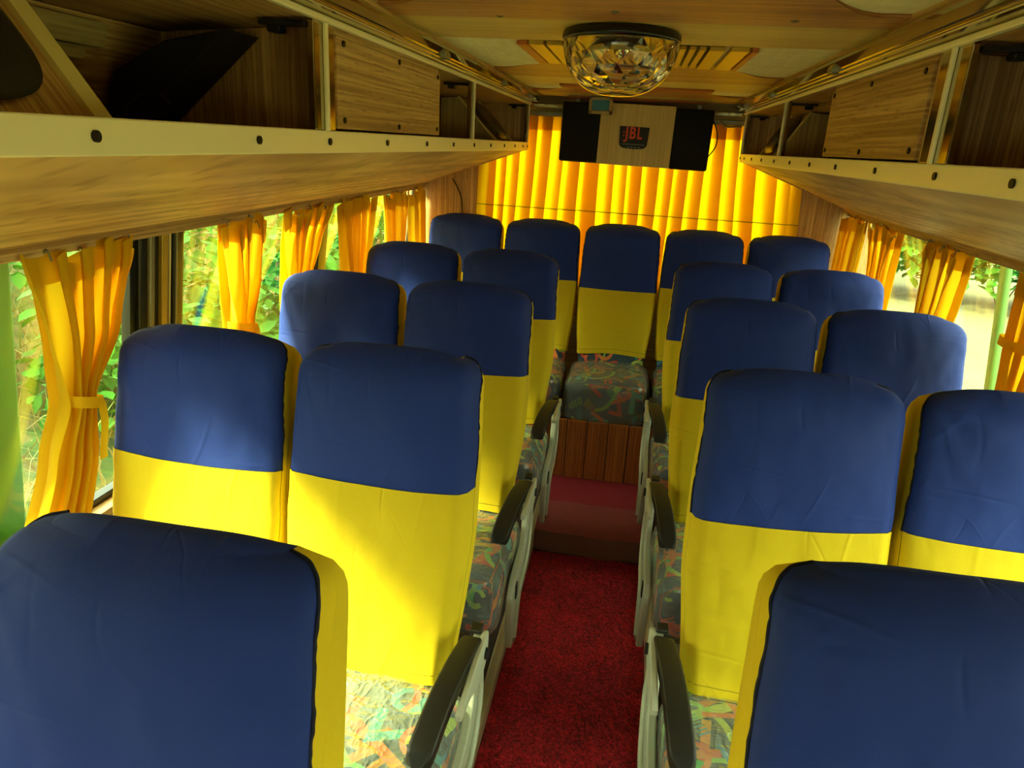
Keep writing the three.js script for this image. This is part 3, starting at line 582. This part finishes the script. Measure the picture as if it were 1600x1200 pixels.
sideCurtain('curtain third from the camera on the right, beside the third-row window seat', 1, 0, [[TOPY, -3.10, -3.51], [1.2, -3.13, -3.42], [1.05, -3.15, -3.35], [0.75, -3.15, -3.35]], 4, 909);
sideCurtain('orange curtain in the rear right corner by the back seat', 1, 0, [[TOPY, -3.58, -3.97], [1.2, -3.6, -3.96], [1.05, -3.62, -3.9], [0.75, -3.62, -3.9]], 4, 1001);

// ================================================================= seats
const TILT = 0.205;
function backrest(root, o) {
  const { W, H, sd, hbL, hbR, hem, wl = 0, wrr = 0 } = o, R = 0.05, th = 0.115;
  const B = new THREE.Group(); B.name = 'backrest'; root.add(B);
  const hw = (h) => {
    let w = W * (lerp(0.875, 1, smooth(0.0, 0.48, h / H)) - 0.035 * smooth(0.55, 1, h / H));
    if (h > H - R) { const q = clamp((h - (H - R)) / R); w -= R * (1 - Math.sqrt(1 - q * q)); }
    return w;
  };
  const wr = (s, h) => {
    const n = (fbm(s * 2.2 + sd * 3.1, h * 7 + sd, sd, 3) - 0.5) * 0.012;
    const c1 = Math.atan2(H - h, s + 1), d1 = Math.hypot((s + 1) * W, H - h), c2 = Math.atan2(H - h, 1 - s), d2 = Math.hypot((1 - s) * W, H - h);
    const folds = 0.003 * (Math.sin(c1 * 21 + sd) * Math.exp(-d1 * 8) + Math.sin(c2 * 19 + sd * 2) * Math.exp(-d2 * 8)) * smooth(0, 0.12, Math.min(d1, d2));
    const pull = 0.0025 * Math.sin(h * 60 + s * 5 + sd) * smooth(0.6, 1, Math.abs(s)) * smooth(0.2, 0.0, Math.abs(h - lerp(hbL, hbR, (s + 1) / 2)));
    const crease = -0.0022 * (Math.exp(-Math.pow((s - 0.04) / 0.02, 2)) * smooth(0.5, 0.4, h) + Math.exp(-Math.pow((h - 0.2 - 0.01 * (sd % 3)) / 0.006, 2)) + Math.exp(-Math.pow((h - 0.37) / 0.006, 2)));
    const drag = 0.004 * Math.sin((s * 2.2 + h * 9) * 2 + sd) * smooth(0.35, 0.1, h) * smooth(0.1, 0.9, Math.abs(s + 0.2));
    return n + folds + pull + crease + drag;
  };
  const roll = (h) => { const q = clamp((h - (H - 0.11)) / 0.11); return 0.045 * q * q * q; };
  const front = (s, h, off = 0) => {
    const a = Math.abs(s), e = clamp((a - 0.86) / 0.14), cr = 0.022 * (1 - Math.pow(a, 2.4)) * smooth(0, 0.3, h) + 0.012 * smooth(0.6, 0.85, h / H) * (1 - a * a);
    const d = cr - (0.018 + (s < 0 ? wl : wrr)) * Math.pow(e, 2.2) - roll(h) + wr(s, h) * (1 - e * e * 0.6) + off;
    const sag = 0.006 * Math.sin(h * 31 + sd) * e;
    const ss = a > 0.86 ? Math.sign(s) * (0.86 + 0.14 * Math.sin(e * Math.PI / 2)) : s;
    return [ss * (hw(h) + sag * 0.2), h, d];
  };
  const backD = (h) => -th + roll(h) * 0.8;
  const F = (g) => g;
  const hb = (s) => lerp(hbL, hbR, (s + 1) / 2) - 0.004 * (1 - s * s);
  const hm = (s) => hem + 0.006 * Math.sin(s * 3 + sd) + 0.004 * s;
  // blue head cover: front, top roll and back
  const head = F(grid(36, 34, (u, v) => { const s = u * 2 - 1, h = lerp(hb(s), H, Math.pow(v, 0.85)), p = front(s, h); return [...p, p[0], h]; }));
  const top = grid(36, 10, (u, v) => { const s = u * 2 - 1, p = front(s, H), q = [s * (hw(H)), H, backD(H)], a = v; return [lerp(p[0], q[0], a), H + 0.016 * Math.sin(Math.PI * a) * (1 - Math.pow(Math.abs(s), 4)), lerp(p[2], q[2], a), p[0], H + v * 0.1]; });
  const rear = grid(12, 16, (u, v) => { const s = u * 2 - 1, h = lerp(H, hem, v); return [s * hw(h), h, backD(h) - 0.008 * (1 - s * s), s * hw(h), h]; });
  part('head_cover', merge([head, top, rear]), M.blue, B, 'navy blue head cover');
  // yellow front below
  const body = part('front_cover', grid(36, 34, (u, v) => { const s = u * 2 - 1, h = lerp(hm(s), hb(s), v), p = front(s, h, 0.003 + 0.003 * smooth(0.15, 0, v)); return [...p, p[0], h]; }), M.yellow, B, 'yellow cover front');
  part('hem_stitch', grid(36, 1, (u, v) => { const s = (u * 2 - 1) * 0.985, h = hm(s) + 0.022 + v * 0.0016, p = front(s, h, 0.0058); return [...p, u, v]; }), M.hemThread, body);
  // yellow side gussets
  for (const sg of [-1, 1]) part('side_gusset', grid(8, 40, (u, v) => {
    const h = lerp(hem - 0.005, H, Math.pow(v, 0.9)), p = front(sg, h, 0.0005), w = hw(h);
    return [lerp(p[0], sg * w, u) + sg * 0.005 * Math.sin(Math.PI * u) * (1 - Math.pow(v, 6)), h, lerp(p[2], backD(h), u), u * th, h];
  }, sg < 0), M.yellow, B, 'yellow side gusset');
  // dark seam along the front edge
  const pts = []; for (let i = 0; i <= 36; i++) { const h = lerp(hb(-1), H, Math.pow(i / 36, 0.8)), p = front(-1, h, 0.001); pts.push([p[0] + 0.003 * (vnoise(i * 0.7, sd) - 0.5), p[1], p[2]]); }
  const pts2 = []; for (let i = 0; i <= 36; i++) { const h = lerp(hb(1), H, Math.pow(i / 36, 0.8)), p = front(1, h, 0.001); pts2.push([p[0] + 0.003 * (vnoise(i * 0.7, sd + 9) - 0.5), p[1], p[2]]); }
  part('seam_piping', tube(pts, 0.0026, 110, 6), M.navySeam, B); part('seam_piping', tube(pts2, 0.0026, 110, 6), M.navySeam, B);
  // upholstered core that shows below the hem
  part('padding', merge([grid(20, 14, (u, v) => { const s = u * 2 - 1, h = lerp(-0.06, 0.30, v), a = Math.abs(s), e = clamp((a - 0.8) / 0.2); return [s * (hw(Math.max(0, h)) - 0.004), h, 0.012 * (1 - a * a) - 0.03 * e * e - 0.008, s * W + sd * 0.13, h + sd * 0.21]; }),
    ...[-1, 1].map((sg) => grid(4, 14, (u, v) => { const h = lerp(-0.06, 0.30, v); return [sg * (hw(Math.max(0, h)) - 0.004), h, lerp(-0.038, -th + 0.01, u), u * 0.1 + sd * 0.3, h]; })),
    grid(8, 4, (u, v) => { const s = u * 2 - 1; return [s * (hw(0) - 0.004), -0.06, lerp(-0.01, -th + 0.01, v), s * W, v * 0.1]; })]), M.pattern, B, 'dark upholstery with neon pattern');
  return B;
}
function cushion(root, W, y, zb, zf, sd, th = 0.14, drop = 0) {
  const d = zf - zb, g = new RoundedBoxGeometry(2 * W, th, d, 8, 0.056);
  const shape = (geo, amp, off) => {
    const p = geo.attributes.position, n = geo.attributes.normal, uv = new Float32Array(p.count * 2);
    for (let i = 0; i < p.count; i++) {
      let X = p.getX(i), Y = p.getY(i), Z = p.getZ(i); const nx = n.getX(i), ny = n.getY(i), nz = n.getZ(i);
      const cr = Y > 0 ? 0.016 * (1 - Math.pow(X / W, 2)) * (1 - Math.pow(2 * Z / d, 2)) + 0.014 * (Z / d + 0.5) : 0;
      const w = (fbm(X * 14 + sd, Z * 11 + Y * 9, sd + 3, 3) - 0.5) * amp + off;
      uv[2 * i] = X + sd * 0.17 + (Math.abs(nx) > 0.7 ? Y : 0); uv[2 * i + 1] = (Math.abs(nz) > 0.7 ? Y + 0.3 : Z) + sd * 0.31;
      p.setXYZ(i, X + nx * w, Y + cr + ny * w, Z + nz * w);
    }
    geo.setAttribute('uv', new THREE.BufferAttribute(uv, 2)); geo.computeVertexNormals(); geo.translate(0, y - th / 2, (zb + zf) / 2); return geo;
  };
  const c = part('seat_cushion', mergeVertices(shape(tess(g, 2 * W, th, d), 0.006, 0)), M.pattern, root, 'dark seat cushion with neon pattern');
  part('plastic_wrap', shape(tess(new RoundedBoxGeometry(2 * W, th, d, 8, 0.056), 2 * W, th, d), 0.016, 0.009), M.film, c, 'clear plastic wrap over the cushion');
  return c;
}
// RoundedBox has flat middle faces with few vertices: subdivide by rebuilding as a dense rounded box
function tess(g, w, h, d) {
  const seg = (L) => Math.max(4, Math.round(L / 0.02)), b = new THREE.BoxGeometry(w, h, d, seg(w), seg(h), seg(d)), p = b.attributes.position, n = b.attributes.normal, r = 0.042;
  for (let i = 0; i < p.count; i++) {
    const X = p.getX(i), Y = p.getY(i), Z = p.getZ(i), c = [clamp(X, -w / 2 + r, w / 2 - r), clamp(Y, -h / 2 + r, h / 2 - r), clamp(Z, -d / 2 + r, d / 2 - r)];
    const v = new THREE.Vector3(X - c[0], Y - c[1], Z - c[2]); if (v.lengthSq() > 1e-12) v.normalize(); p.setXYZ(i, c[0] + v.x * r, c[1] + v.y * r, c[2] + v.z * r); n.setXYZ(i, v.x, v.y, v.z);
  }
  return b;
}
function sideFrame(root, sgn, x, base) {
  // grey painted plate: rear upright, waist under the arm pivot, sweep to the front foot
  const fr = new THREE.Group(); fr.name = 'side_frame'; root.add(fr);
  const sh = new THREE.Shape();
  sh.moveTo(-0.032, 0.585); sh.quadraticCurveTo(-0.025, 0.612, 0.01, 0.612); sh.quadraticCurveTo(0.05, 0.61, 0.047, 0.57); sh.bezierCurveTo(0.04, 0.50, 0.06, 0.445, 0.12, 0.43); sh.bezierCurveTo(0.19, 0.415, 0.27, 0.425, 0.30, 0.39);
  sh.bezierCurveTo(0.325, 0.35, 0.30, 0.27, 0.285, 0.21); sh.quadraticCurveTo(0.275, 0.165, 0.245, 0.168); sh.quadraticCurveTo(0.215, 0.172, 0.205, 0.21); sh.bezierCurveTo(0.19, 0.27, 0.13, 0.28, 0.07, 0.30); sh.bezierCurveTo(0.0, 0.32, -0.035, 0.38, -0.035, 0.46); sh.lineTo(-0.032, 0.585);
  part('side_plate', prismX(null, x, x + sgn * 0.020, 'y', 0.004, sh), M.greyMetal, fr, 'grey painted metal side plate');
  part('side_rib', tube([[x + sgn * 0.020, 0.56, 0.005], [x + sgn * 0.023, 0.45, 0.01], [x + sgn * 0.024, 0.37, 0.08], [x + sgn * 0.024, 0.345, 0.2], [x + sgn * 0.022, 0.20, 0.245]], 0.008, 40, 8), M.greyMetal, fr);
  part('lever_slot', box(x + sgn * 0.016, x + sgn * 0.024, 0.345, 0.395, 0.235, 0.262, 'y', 0.004), M.black, fr);
  for (const [z, y] of [[0.25, 0.195], [-0.015, 0.40], [0.0, 0.52]]) { const q = part('bolt', cyl(0.007, 0.007, 0.006, 10), M.steelDull, fr); q.rotation.z = Math.PI / 2; q.position.set(x + sgn * 0.023, y, z); }
  // armrest: curved black pad on a grey bracket with a pivot
  const ar = new THREE.Group(); ar.name = 'armrest'; root.add(ar);
  const ax = x + sgn * 0.004, c = (u) => { const z = lerp(0.0, 0.325, u), y = 0.598 + 0.03 * Math.sin(u * Math.PI * 0.75 + 0.1) - 0.05 * u * u; return [z, y]; };
  part('armrest_pad', grid(20, 30, (a, v) => {
    const u = v, [z, y] = c(u), t = a * Math.PI * 2, e = 0.3, cx = Math.sign(Math.cos(t)) * Math.pow(Math.abs(Math.cos(t)), e), cy = Math.sign(Math.sin(t)) * Math.pow(Math.abs(Math.sin(t)), e), end = Math.sqrt(clamp(1 - Math.pow(Math.abs(2 * u - 1), 18)));
    return [ax - sgn * 0.034 * u + cx * 0.026 * (0.9 + 0.1 * u) * (0.35 + 0.65 * end), y + cy * 0.017 * end, z, a * 0.15, u * 0.4];
  }, true), M.armPad, ar, 'black moulded arm pad');
  const bs = new THREE.Shape(); bs.moveTo(-0.02, 0.615); bs.quadraticCurveTo(-0.035, 0.57, 0.0, 0.545); bs.quadraticCurveTo(0.06, 0.53, 0.11, 0.56); bs.quadraticCurveTo(0.17, 0.595, 0.235, 0.60); bs.lineTo(0.235, 0.612); bs.quadraticCurveTo(0.12, 0.628, -0.02, 0.615);
  part('arm_bracket', prismX(null, ax + sgn * 0.014, ax + sgn * 0.028, 'z', 0.003, bs), M.greyMetal, ar, 'grey arm bracket');
  const pv = part('pivot_bolt', cyl(0.013, 0.013, 0.008, 16), M.black, ar); pv.rotation.z = Math.PI / 2; pv.position.set(ax + sgn * 0.031, 0.58, 0.012);
  part('pivot_cap', box(ax - 0.012, ax + 0.014, 0.612, 0.622, -0.035, -0.004, 'z', 0.003), M.armPad, ar);
}
// s: side of aisle (-1 left, +1 right, 0 rear bench); aisleSeat: carries frame and arm
function seat(label, x0, x1, z, top, hb, o = {}) {
  const base = o.base ?? 0.05, xc = (x0 + x1) / 2, W = (x1 - x0) / 2;
  const t = thing('bus_seat', label, 'seat', [xc, base, z], 0, o.group);
  const yb = (o.yb ?? 0.47) - base, cT = Math.cos(TILT);
  const B = backrest(t, { W, H: (top - base - yb) / cT, sd: o.sd, hbL: (hb[0] - base - yb) / cT, hbR: (hb[1] - base - yb) / cT, hem: (o.hem ?? 0.035), wl: o.wl, wrr: o.wr });
  B.rotation.x = -TILT; const mid = (hb[0] + hb[1]) / 2 - base - yb;
  B.position.set(0, yb, mid * Math.tan(TILT));
  const zb = mid * Math.tan(TILT) - 0.02;
  if (!o.noCushion) { const c = cushion(t, o.side ? W + 0.001 : W - 0.006, (o.cy ?? 0.50) - base, zb, zb + (o.depth ?? 0.42), o.sd, o.cth ?? 0.16); if (o.side) c.position.x = o.side * 0.018; }
  if (o.side) {
    sideFrame(t, o.side, o.side > 0 ? W + 0.030 : -W - 0.030, 0.056);
    for (const c of t.children) if (c.name === 'side_frame' || c.name === 'armrest') { c.position.y = -base; c.position.z = 0.045; }
  }
  if (!o.rear) part('seat_pan', box(-W + 0.02, W - 0.02, 0.325 - base, 0.338 - base, zb + 0.02, zb + 0.40), M.steelDull, t);
  if (!o.rear) for (const x of [-W * 0.6, W * 0.6]) part('leg', box(x - 0.015, x + 0.015, 0.0, 0.325 - base, zb + 0.18, zb + 0.23, 'y', 0.003), M.greyMetal, t);
  return t;
}
const A = 0.238, SW = 0.412, GAP = 0.016;
const side = 'paired seats beside the aisle';
const TOP = 1.203;
// [label, side(-1 left, 1 right), window?, z, hb left, hb right, wrap left, wrap right, dx]
const rows = [
  ['blue and yellow covered seat cut off at the bottom left corner', -1, 0, -0.54, 0.924, 0.924, 0.02, 0],
  ['blue covered seat cut off at the bottom right corner', 1, 0, -0.660, 0.924, 0.924, 0.01, 0.02],
  ['second-row aisle seat left of the aisle, its whole yellow front in view', -1, 0, -1.335, 0.935, 0.926, 0.03, 0.055],
  ['second-row window seat on the left beside the tied curtain', -1, 1, -1.335, 0.934, 0.924, 0.02, 0],
  ['second-row aisle seat right of the aisle with long yellow front', 1, 0, -1.434, 0.889, 0.912, 0.03, 0.03],
  ['second-row window seat on the right, cut by the photo edge', 1, 1, -1.434, 0.915, 0.912, 0, 0.02],
  ['third-row aisle seat left of the aisle', -1, 0, -2.12, 0.94, 0.944, 0.02, 0.04],
  ['third-row window seat on the left, bright blue in window light', -1, 1, -2.12, 0.924, 0.924, 0.02, 0.005],
  ['third-row aisle seat right of the aisle', 1, 0, -2.219, 0.898, 0.91, 0.03, 0.03],
  ['third-row window seat on the right with creased bright blue cover', 1, 1, -2.219, 0.91, 0.91, 0.005, 0.02],
  ['fourth-row aisle seat left of the aisle, before the rear bench', -1, 0, -2.905, 0.94, 0.947, 0.02, 0.035],
  ['fourth-row window seat on the left, before the rear bench', -1, 1, -2.905, 0.924, 0.924, 0.02, 0.01],
  ['fourth-row aisle seat right of the aisle, before the rear bench', 1, 0, -3.004, 0.882, 0.90, 0.03, 0.03],
  ['fourth-row window seat on the right, before the rear bench', 1, 1, -3.004, 0.90, 0.90, 0.01, 0.02],
];
rows.forEach(([label, sd, win, z, h0, h1, wl, wr], k) => {
  const a = A + win * (SW + GAP), b = a + SW, x = sd < 0 ? [-b, -a] : [a, b];
  seat(label, ...x, z, TOP, [h0, h1], { sd: 1 + k, side: win ? 0 : -sd, group: side, wl, wr });
});
// rear bench: five seats on the raised rear floor
const RWd = 0.411, rl = ['rear bench seat in the left corner by the window', 'rear bench seat second from the left', 'rear bench seat in the middle facing the aisle', 'rear bench seat second from the right', 'rear bench seat in the right corner by the window'];
for (let k = 0; k < 5; k++) {
  const xc = (k - 2) * RWd;
  const hb = k === 2 ? [0.945, 0.945] : [0.975, 0.975];
  seat(rl[k], xc - RWd / 2 + 0.009, xc + RWd / 2 - 0.009, -3.70, 1.26, hb, { sd: 31 + k, base: 0.10, yb: 0.53, hem: 0.09, cy: 0.575, depth: 0.42, cth: 0.2, rear: true, group: 'five seats of the rear bench' });
}

// ================================================================= outside: ground, bank, bushes
struct('ground_right', grid(2, 2, (u, v) => { const x = lerp(-1.6, 60, u), z = lerp(30, -60, v); return [x, -0.85, z, x, z]; }), M.gravel, 'pale gravel yard right of the bus').name = 'gravel_yard';
const bankY = (x, z) => { const d = -1.6 - x; return -0.85 + 0.42 * smooth(0, 1.2, d) + 0.28 * Math.max(0, d - 0.4) + 0.12 * fbm(x * 1.3 + 9, z * 1.3 + 40, 5, 3); };
{ const g = grid(60, 160, (u, v) => { const x = lerp(-1.6, -12, u * u), z = lerp(8, -30, v); return [x, bankY(x, z), z, x, z]; }); struct('bank', g, M.bank, 'dry grassy bank beside the bus').name = 'grassy_bank'; }
// leaf: folded diamond
function leafGeo(L, w) {
  const P = [[0, 0, 0], [L * 0.3, 0.0, w * 0.5], [L * 0.35, -0.12 * w, 0], [L * 0.3, 0.0, -w * 0.5], [L * 0.7, 0.0, w * 0.4], [L * 0.7, -0.15 * w, 0], [L * 0.7, 0.0, -w * 0.4], [L, -0.18 * w, 0]];
  const I = [0, 1, 2, 0, 2, 3, 1, 4, 2, 4, 5, 2, 2, 5, 6, 2, 6, 3, 4, 7, 5, 5, 7, 6];
  const g = new THREE.BufferGeometry(); g.setAttribute('position', new THREE.Float32BufferAttribute(P.flat(), 3)); g.setAttribute('uv', new THREE.Float32BufferAttribute(P.map((p) => [p[0], p[2]]).flat(), 2)); g.setIndex(I); g.computeVertexNormals(); return g;
}
const leafG = [leafGeo(0.11, 0.07), leafGeo(0.085, 0.06)];
function bush(label, cx, cz, y0, rx, ry, rz, nPart, nRest, cat = 'bush', big = 1) {
  const t = thing('leafy_bush', label, cat, [cx, y0, cz], 0, 'bushes outside the windows');
  const place = () => { const a = rr(0, 6.283), b = Math.acos(rr(-0.3, 1)), r = Math.pow(rnd(), 0.35) * (0.8 + 0.35 * vnoise(a * 2, b * 3, 7)); return [Math.cos(a) * Math.sin(b) * rx * r, ry * 0.35 + Math.cos(b) * ry * r * 0.8, Math.sin(a) * Math.sin(b) * rz * r]; };
  const q = new THREE.Object3D();
  const set = () => { const p = place(); q.position.set(...p); q.rotation.set(rr(-0.7, 0.9), rr(0, 6.28), rr(-0.9, 0.3)); const s = rr(0.7, 1.35) * big; q.scale.set(s, s, s); q.updateMatrix(); };
  for (let k = 0; k < nPart; k++) { set(); const m = part('leaf', leafG[k % 2], [M.leafA, M.leafB, M.leafC][k % 3], t); m.position.copy(q.position); m.rotation.copy(q.rotation); m.scale.copy(q.scale); }
  const inst = new THREE.InstancedMesh(leafG[0], M.leafA, nRest); inst.name = 'foliage'; inst.userData.kind = 'stuff'; shadow(inst);
  for (let k = 0; k < nRest; k++) { set(); inst.setMatrixAt(k, q.matrix); const c = new THREE.Color().setRGB(rr(0.45, 1.0), rr(0.65, 1.05), rr(0.5, 1.0)); inst.setColorAt(k, c); }
  t.add(inst);
  for (let k = 0; k < 5; k++) { const a = rr(0, 6.28); part('branch', tube([[0, -0.1, 0], [Math.cos(a) * rx * 0.3, ry * 0.4, Math.sin(a) * rz * 0.3], [Math.cos(a) * rx * 0.75, ry * 0.85, Math.sin(a) * rz * 0.75]], 0.012, 10, 5), M.bark, t); }
  return t;
}
seed = 777;
bush('broad-leaved green bush seen past the nearest left curtain', -2.75, -3.9, bankY(-2.75, -3.9), 0.75, 1.25, 0.7, 160, 1300);
bush('broad-leaved bush seen between the second and third left curtains', -2.5, -5.4, bankY(-2.5, -5.4), 0.8, 1.35, 0.9, 90, 1600);
bush('tall leafy bush seen past the fourth left curtain', -2.5, -7.4, bankY(-2.5, -7.4), 0.8, 1.5, 1.1, 0, 1900);
bush('leafy bush seen past the rear left curtains', -2.4, -10, bankY(-2.4, -10), 0.9, 1.6, 1.4, 0, 2000);
bush('low bush on the dry bank near the left edge', -4.1, -3.0, bankY(-4.1, -3.0), 0.8, 0.6, 0.7, 40, 700);
bush('bush at the top of the bank on the left', -4.6, -4.2, bankY(-4.6, -4.2), 1.2, 1.5, 1.5, 0, 1800);
bush('distant tree-like bush behind the left bank', -4.4, -8.5, bankY(-4.4, -8.5), 1.6, 2.4, 2.2, 0, 2600, 'bush', 1.4);
for (let k = 0; k < 7; k++) bush(['green hedge bush farthest left across the yard', 'second hedge bush across the yard', 'third hedge bush across the yard', 'fourth hedge bush across the yard', 'fifth hedge bush across the yard', 'sixth hedge bush across the yard', 'hedge bush farthest right across the yard'][k], 3.2 + k * 1.9, -16.5 + k * 0.9, -0.85, 1.5, 2.6, 1.3, 0, 2200, 'bush', 1.9);
// dry grass on the bank
{
  const bg = new THREE.BufferGeometry(); bg.setAttribute('position', new THREE.Float32BufferAttribute([0, 0, 0.004, 0, 0, -0.004, 0.02, 0.16, 0.003, 0.02, 0.16, -0.003, 0.09, 0.27, 0], 3)); bg.setAttribute('uv', new THREE.Float32BufferAttribute(new Float32Array(10), 2)); bg.setIndex([0, 1, 2, 1, 3, 2, 2, 3, 4]); bg.computeVertexNormals();
  const n = 9000, inst = new THREE.InstancedMesh(bg, M.strawBlade, n), q = new THREE.Object3D(); seed = 99;
  for (let k = 0; k < n; k++) { const x = rr(-6.5, -1.7), z = rr(2, -9); q.position.set(x, bankY(x, z) - 0.02, z); q.rotation.set(rr(-0.9, 0.9), rr(0, 6.28), rr(-0.9, 0.9)); const s = rr(0.7, 1.8); q.scale.set(s, s, s); q.updateMatrix(); inst.setMatrixAt(k, q.matrix); const g = rnd() < 0.3; inst.setColorAt(k, new THREE.Color().setRGB(g ? 0.5 : rr(0.8, 1.1), rr(0.8, 1.05), g ? 0.3 : rr(0.6, 1))); }
  inst.name = 'dry_grass'; inst.userData = { kind: 'stuff', label: 'dry straw-coloured grass on the bank outside the left windows', category: 'grass' }; shadow(inst); scene.add(inst);
}

renderer.render(scene, camera);
